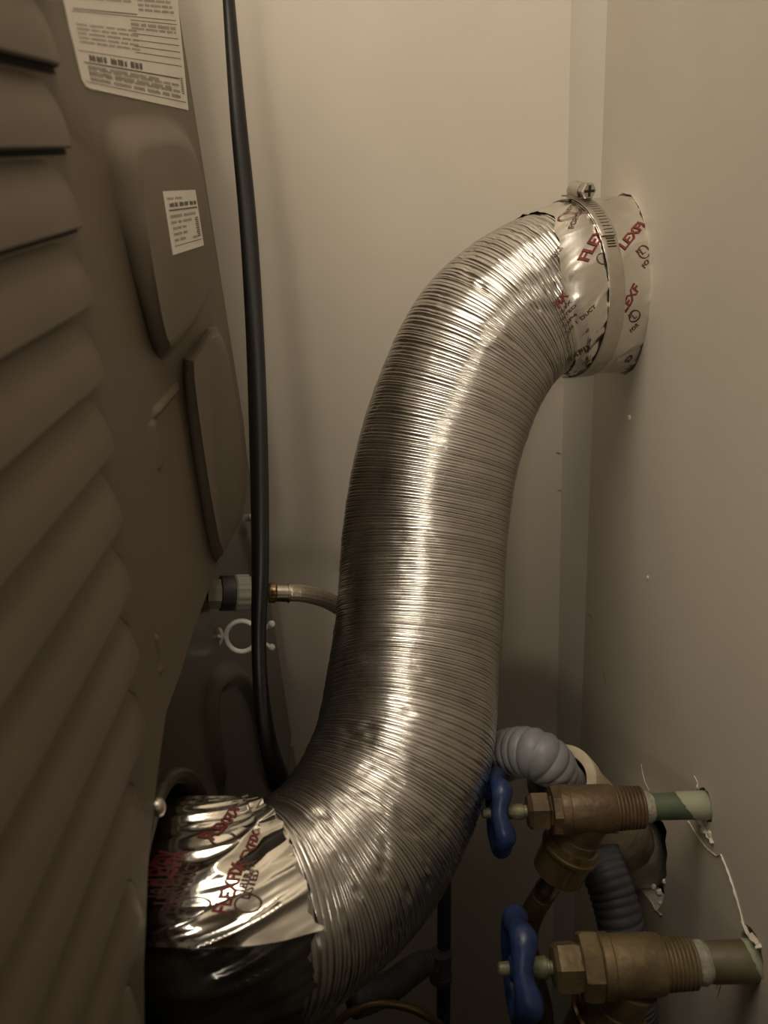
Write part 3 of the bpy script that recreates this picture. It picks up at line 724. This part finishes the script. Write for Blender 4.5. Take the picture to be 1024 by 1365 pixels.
new_obj('screw_saddle', band(t_top - sgn * .17, t_top + sgn * .11, RC + 0.0021, n=12, w2=W2 * 1.12, thick=0.0011), STEEL_D, clamp, smooth=40)
scr = new_obj('screw', lathe(c0, tan, [(-0.010, .0036), (0.0058, .0036), (0.006, .0052), (0.0062, .0052), (0.0108, .0052), (0.0116, .0046)], 6), STEEL, clamp, smooth=0, label='hex head with cross slot')
mb = MB()
for d1, d2 in ((axd, rad_), (rad_, axd)):
    b = c0 + tan * 0.01175; L_, w_ = 0.0034, 0.0008
    mb.add([b + d1 * x * L_ + d2 * y * w_ + tan * z * .0002 for z in (-1, 1) for x, y in ((-1, -1), (1, -1), (1, 1), (-1, 1))], [(0, 1, 2, 3), (4, 5, 6, 7), (0, 1, 5, 4), (1, 2, 6, 5), (2, 3, 7, 6), (3, 0, 4, 7)])
new_obj('cross_slot', mb, CLAMPSH, scr, smooth=0)

# ------------------------------------------------------------------ power cord
cord = new_obj('power_cord', tube([at(303, -60, .46), at(305, 0, .47), at(317, 150, .475), at(331, 300, .48), at(340, 450, .48), at(345, 600, .475), at(347, 750, .47), at(345, 850, .47), at(349, 930, .47), at(361, 1005, .48), at(381, 1062, .50), at(405, 1110, .53), at(430, 1180, .56)],
                                  [.0040, .0041, .0050, .0054, .0056, .0061, .0063, .0058, .0062, .0072, .0085, .0075, .006], 20, 160, ell=(0.25, 0.6, 0.4)), RUBBER, smooth=180)
cord['label'] = 'thick black power cord hanging down between dryer edge and duct'; cord['category'] = 'power cord'

# ------------------------------------------------------------------ hose to the dryer inlet
ih = thing('inlet_hose', 'steel braided water hose running from dryer inlet behind the silver duct', 'hose', tuple(at(365, 790, .515)))
hp = [at(385, 790, .52), at(402, 791, .525), at(425, 796, .535), at(447, 806, .55), at(475, 830, .58), at(500, 900, .62), at(510, 1000, .68), at(515, 1100, .75)]
new_obj('braided_sleeve', tube(hp, 0.0056, 48, 420, weave=(1500, 0.0004, 7)), BRAID, ih, smooth=180)
a = at(346, 790, .5152); b = at(386, 790.5, .52); d = (b - a).normalized(); L = (b - a).length
new_obj('ferrule', lathe(a, d, [(L * .55, .0052), (L * .56, .0058), (L * .93, .0058), (L * .94, .0064), (L, .0064), (L * 1.01, .0055)], 24), STEEL_D, ih)
new_obj('brass_ring', lathe(a, d, [(L * .3, .0060), (L * .36, .0066), (L * .5, .0066), (L * .55, .0060)], 24), NUTB, ih)

# ------------------------------------------------------------------ shutoff valves
def px_axis(p, q, Y):
    a = atY(*p, Y); b = atY(*q, Y); return a, b
def valve(label, E, pL, parts, brass, pipe_mat, hrad, group):
    """E = pipe centre on the wall; pL = pixel of the handle centre; parts in pixels along the axis."""
    Y = E.y
    def P(x, y): return atY(x, y, Y)
    A = P(*pL); ax = (E - A).normalized()
    def tx(px):        # pixel x on the axis -> distance from the handle centre
        ratio = (px - pL[0]) / (proj(E)[0] - pL[0]); ya = pL[1] + ratio * (proj(E)[1] - pL[1]); return (P(px, ya) - A).dot(ax)
    def rr(rp, px):
        z = proj(A + ax * tx(px))[2]; return rp * z / F
    t = thing('shutoff_valve', label, 'valve', tuple(E), group)
    L = lambda prof, n=32, **k: lathe(A, ax, [(tx(x), rr(r, x)) for x, r in prof], n, **k)
    new_obj('pipe', L(parts['pipe'], 28), pipe_mat, t)
    new_obj('thread_tape', L(parts['tape'], 28, rfun=lambda th, q: 1 + .05 * noise.noise(Vector((math.cos(th) * 4, math.sin(th) * 4, q * 900)))), TAPEW, t)
    x0_, x1_, r0_, r1_ = parts['thread']; prof = [(x0_, r0_ * .8)]; nr = 8
    for i in range(nr):
        u = i / nr; w_ = (x1_ - x0_) / nr; r = r0_ + (r1_ - r0_) * u
        prof += [(x0_ + w_ * (i + .05), r * .93), (x0_ + w_ * (i + .3), r), (x0_ + w_ * (i + .6), r), (x0_ + w_ * (i + .9), r * .93)]
    prof.append((x1_, r1_ * .75))
    new_obj('threaded_sleeve', L(prof, 36), brass, t, smooth=60)
    body = new_obj('valve_body', L(parts['body'], 40), brass, t, smooth=40)
    new_obj('body_collar', L(parts['collar'], 8, rot=.3), brass, t, smooth=20)
    new_obj('packing_nut', L(parts['nut'], 6, rot=.25), brass if brass is BRASS else BRASS2, t, smooth=20)
    new_obj('stem', L(parts['stem'], 20), STEM, t)
    # handle: lobed wheel with three spokes
    z = proj(A)[2]; Rh = hrad * z / F; tr = parts['rim'] * z / F; a, u, v = frame_of(ax); nn, mm = 96, 14; V = []; Fc = []
    for i in range(nn):
        q = 2 * math.pi * i / nn; lob = math.cos(5 * q + parts['ph']); R_ = Rh - tr + Rh * 0.045 * lob; tt = tr * (1 + .16 * lob)
        for k in range(mm):
            p = 2 * math.pi * k / mm; V.append(A + (u * math.cos(q) + v * math.sin(q)) * (R_ + tt * math.cos(p)) + a * (tt * 1.05 * math.sin(p) + .0012 * lob))
    for i in range(nn):
        for k in range(mm): Fc.append((i * mm + k, i * mm + (k + 1) % mm, ((i + 1) % nn) * mm + (k + 1) % mm, ((i + 1) % nn) * mm + k))
    h = new_obj('handle', (V, Fc), BLUE, t, smooth=180, label='chipped blue painted handwheel')
    mb = MB(); mb.add(*lathe(A, a, [(-tr * .9, tr * .8), (-tr * .7, tr * 1.1), (tr * .9, tr * 1.2), (tr * 1.1, tr * .9)], 24))
    for k in range(5):
        q = (2 * math.pi * k - parts['ph']) / 5; d = u * math.cos(q) + v * math.sin(q); mb.add(*tube([A + d * tr * .5, A + d * Rh * .45, A + d * (Rh - tr)], [tr * .6, tr * .55, tr * .7], 10, 8))
    new_obj('spokes', mb, BLUE, h, smooth=60)
    new_obj('handle_screw', lathe(A, a, [(-tr * 1.9, tr * .35), (-tr * 1.75, tr * .6), (-tr * .8, tr * .62)], 16), STEM, h)
    return t, A, ax, body
v1, A1, ax1, b1 = valve('brown brass shutoff valve with blue handle on green pipe, upper of the two', E1, (664, 1083), dict(
    pipe=[(862, 17), (950, 18.3), (985, 18.5)], tape=[(853, 15), (857, 19.5), (864, 20), (870, 17)], thread=(817, 857, 29, 27), 
    body=[(744, 20), (744.5, 31), (747, 32.5), (757, 32.5), (758, 31), (760, 31.5), (800, 31.5), (815, 31), (818, 29), (819, 20)],
    collar=[(734, 22), (734.5, 32.5), (745, 33), (746, 24)], nut=[(702, 15), (703, 21), (708, 26), (729, 26), (732, 21), (736, 20)],
    stem=[(668, 9), (684, 9.5), (690, 10.5), (697, 10), (698, 8.5), (706, 8.5)], rim=11.5, ph=0.6), BRASS, COPPER_G, 56, 'brass shutoff valves')
v2, A2, ax2, b2 = valve('tan brass shutoff valve with blue handle at the bottom, nearer of the two', E2, (692, 1291), dict(
    pipe=[(938, 24), (950, 26), (1002, 26.5), (1050, 27)], tape=[(922, 22), (928, 27), (936, 28), (944, 24)], thread=(880, 925, 34, 32),
    body=[(797, 25), (797.5, 38), (800, 41), (812, 41), (814, 38.5), (872, 38.5), (880, 37), (882, 28)],
    collar=[(772, 28), (773, 42), (779, 44.5), (796, 44.5), (799, 40)], nut=[(736, 20), (738, 27), (743, 32), (765, 33), (772, 31), (785, 32)],
    stem=[(700, 13), (716, 14), (728, 14.5), (729, 11), (732, 11), (733, 9), (740, 9)], rim=15, ph=1.2), BRASS2, COPPER_B, 74, 'brass shutoff valves')
def overspray(E, A, ax, xa, xb, r_px, slant, vt):
    t1 = (atX(*xb, XR) - A).dot(ax) + .02; z = proj(E)[2]; r = r_px * z / F * 1.012; a, u, v = frame_of(ax); V = []; n = 40
    t0 = (atY(*xa, E.y) - A).dot(ax)
    for e in (0, 1):
        for k in range(n):
            th_ = 2 * math.pi * k / n; d = u * math.cos(th_) + v * math.sin(th_)
            st = t0 + slant * d.z - .5 * slant * d.y * -1 + .0012 * noise.noise(d * 4) + .0008 * noise.noise(d * 11)
            V.append(A + a * (t1 if e else st) + d * (r if e else r * .999))
    new_obj('paint_overspray', (V, [(k, (k + 1) % n, n + (k + 1) % n, n + k) for k in range(n)]), OVER, vt, smooth=60)
OVER = mat('overspray_paint', (0.30, 0.31, 0.21), 0, 0.6, 0.12, 60, 0.1, 200)
overspray(E1, A1, ax1, (912, 1073), (945, 1073), 18.3, -.0045, v1)
overspray(E2, A2, ax2, (1000, 1281), (1010, 1281), 26.6, -.003, v2)
# raised letters cast into the upper valve
mb = MB()
v, f, xa, xb = text_mesh('CW8', 0.03)
for x, y in v: pass
tA, tu, tv = frame_of(ax1)
def on_valve(px, py, rpx):
    c = atY(px, py, E1.y); q = (c - A1).dot(ax1); base = A1 + ax1 * q; d = Vector((0, -1, 0.35)).normalized(); return base, d
base, d = on_valve(813, 1078, 31)
for x, y in v:
    uu = (x - (xa + xb) / 2) / (xb - xa) * 0.0105; ang = uu / 0.0138
    up = Vector((0, -1, 0)) * math.cos(ang + .15) + Vector((0, 0, 1)) * (-math.sin(ang + .15))
    mb.v.append(tuple(base + ax1 * (0.002 - y * 0.0042) + up * 0.0141))
mb.f = list(f); new_obj('cast_mark', mb, BRASS2, b1, smooth=0)

# outlets, hose nuts and braided hoses of the valves
def outlet(vt, body_px, nut_px0, nut_px1, Y0, Y1, r_px, brass, mat_n):
    o = atY(*body_px, Y0); a = atY(*nut_px0, (Y0 + Y1) / 2); b = atY(*nut_px1, Y1); ax = (b - o).normalized(); la = (a - o).dot(ax); lb = (b - o).dot(ax); z = proj(a)[2]; r = r_px * z / F
    new_obj('outlet', lathe(o, ax, [(-0.004, r * .95), (la * .6, r * .88), (la * .62, r * .95), (la + .002, r * .95)], 32), brass, vt)
    return o, ax, la, lb, r
Yv = E1.y
o1, oa, la, lb, r1 = outlet(v1, (779, 1094), (765, 1122), (740, 1168), Yv, Yv - 0.004, 33, BRASS, NUTB)
h1 = thing('supply_hose', 'bronze braided supply hose with brass nut below the upper valve', 'hose', tuple(o1 + oa * la), 'braided supply hoses')
new_obj('hose_nut', lathe(o1, oa, [(la - .001, r1 * .8), (la - .0008, r1 * 1.06), (la + .004, r1 * 1.10), (la + .0045, r1 * 1.18), (la + .0062, r1 * 1.18), (la + .0066, r1 * 1.08), (lb - .004, r1 * 1.05), (lb - .002, r1 * .85), (lb, r1 * .5)], 36), NUTB, h1, smooth=35)
f0 = o1 + oa * (lb - .002); f1 = atY(722, 1196, Yv - .004); fd = (f1 - f0).normalized(); fl = (f1 - f0).length
new_obj('ferrule', lathe(f0, fd, [(0, .0068), (fl * .5, .0066), (fl * .55, .0072), (fl * .75, .0072), (fl * .8, .0064), (fl, .0064)], 24), STEEL_D, h1, smooth=40)
new_obj('braided_sleeve', tube([f1 - fd * .002, atY(708, 1222, Yv - .002), atY(702, 1256, Yv + .004), atY(712, 1300, Yv + .018), atY(724, 1345, Yv + .03), atY(728, 1400, Yv + .04), atY(728, 1480, Yv + .05)], .0068, 48, 360, weave=(1400, 0.00045, 7)), BRAIDD, h1, smooth=180)
Y2 = E2.y
o2, ob, la2, lb2, r2 = outlet(v2, (835, 1310), (815, 1345), (786, 1398), Y2, Y2 - 0.004, 42, BRASS2, NUTB)
h2 = thing('supply_hose', 'dark supply hose nut at bottom edge beneath the lower valve', 'hose', tuple(o2 + ob * la2), 'braided supply hoses')
new_obj('hose_nut', lathe(o2, ob, [(la2 - .001, r2 * .8), (la2 - .0008, r2 * 1.1), (la2 + .004, r2 * 1.12), (la2 + .005, r2 * 1.2), (la2 + .0068, r2 * 1.2), (la2 + .0072, r2 * 1.08), (lb2, r2 * 1.05), (lb2 + .002, r2 * .5)], 36), NUTB, h2, smooth=35)
e2 = o2 + ob * lb2
new_obj('braided_sleeve', tube([e2, e2 + ob * .03, e2 + Vector((-.02, .01, -.10)), e2 + Vector((-.02, .02, -.25))], .0068, 32, 160, weave=(1400, 0.0004, 7)), BRAIDD, h2, smooth=180)

# ------------------------------------------------------------------ standpipe and drain hoses
Mo = at(748, 1039, .500); Wp = atX(866, 1152, XR + 0.02)
pa = (Wp - Mo).normalized(); pl = (Wp - Mo).length; Rp = 0.0222
pvc = thing('drain_standpipe', 'aged beige plastic drain pipe leaning out of the broken wall', 'pipe', tuple(Wp))
new_obj('pipe', lathe(Mo, pa, [(0.006, Rp * .72), (0.0, Rp * .74), (0.0, Rp * 1.0), (0.001, Rp * 1.03), (0.014, Rp * 1.03), (0.015, Rp * .97), (0.018, Rp * .97), (pl + .02, Rp * 1.05)], 48, cap=False), PVC, pvc, smooth=35)
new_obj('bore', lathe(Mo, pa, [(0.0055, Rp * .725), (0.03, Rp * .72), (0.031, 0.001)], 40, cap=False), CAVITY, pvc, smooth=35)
new_obj('plaster_crust', lathe(Mo, pa, [(pl - .085, Rp * .98), (pl - .07, Rp * 1.12), (pl - .045, Rp * 1.16), (pl - .02, Rp * 1.2)], 40, cap=False, rfun=lambda th, t: 1 + .05 * noise.noise(Vector((math.cos(th) * 3, math.sin(th) * 3, t * 160)))), PLASTER, pvc, smooth=60)
dh = thing('drain_hose', 'grey corrugated drain hose entering the beige standpipe mouth behind duct', 'hose', tuple(Mo))
m0 = Mo + pa * .022; 
new_obj('corrugated_tube', tube([m0, at(744, 1036, .498), at(733, 1018, .490), at(714, 1005, .490), at(690, 1003, .500), at(664, 1012, .515), at(636, 1036, .54), at(600, 1090, .56), at(545, 1160, .59), at(480, 1240, .64), at(420, 1340, .70)], [.0130, .0140, .0148, .0150, .0152, .0152, .015, .015, .015, .015, .015], 28, 1700, ribs=(0.0051, 0.0014)), GREYH, dh, smooth=180)
dh2 = thing('drain_hose', 'dark grey corrugated hose hanging behind the lower brass valve', 'hose', tuple(at(835, 1250, .52)))
new_obj('corrugated_tube', tube([at(792, 1118, .555), at(800, 1148, .545), at(816, 1190, .535), at(829, 1240, .53), at(840, 1300, .54), at(850, 1370, .56), at(856, 1450, .6)], .0150, 28, 330, ribs=(0.0048, 0.0012)), GREYD, dh2, smooth=180)

# ------------------------------------------------------------------ dark pipework at the bottom behind the duct
dp_ = thing('dark_standing_pipe', 'dark upright pipe with coupling and side branch below the duct bend', 'pipe', tuple(at(592, 1300, .60)))
pt, pb = at(593, 1120, .63), at(591, 1420, .66)
pb = Vector((pt.x, pt.y, 0.0)) if False else pb
pdir = (pb - pt).normalized()
new_obj('pipe', tube([pt, pt.lerp(pb, .5), pb], .0055, 18, 12), DARKPIPE, dp_)
cc = at(588, 1288, .64)
new_obj('coupling', lathe(cc - pdir * .013, pdir, [(0, .0062), (0.0005, .0092), (.004, .0092), (.0045, .0085), (.020, .0085), (.0205, .0092), (.025, .0092), (.0255, .0062)], 28), GREYD, dp_)
new_obj('branch', tube([at(585, 1284, .64), at(566, 1284, .635), at(545, 1297, .62), at(522, 1314, .61), at(498, 1326, .60), at(470, 1336, .59)], [.0080, .0095, .0105, .011, .0115, .0115], 24, 150, ribs=(0.006, 0.0007)), GREYD, dp_, smooth=180)
lh = new_obj('braided_hose_loop', tube([at(425, 1410, .58), at(450, 1364, .58), at(478, 1345, .58), at(508, 1338, .58), at(540, 1342, .58), at(568, 1354, .58), at(592, 1374, .585), at(612, 1420, .59)], .0030, 16, 120, ribs=(0.0022, 0.0003)), BRAIDD, smooth=180)
lh['label'] = 'thin tan braided hose arching up at the bottom edge below duct'; lh['category'] = 'hose'
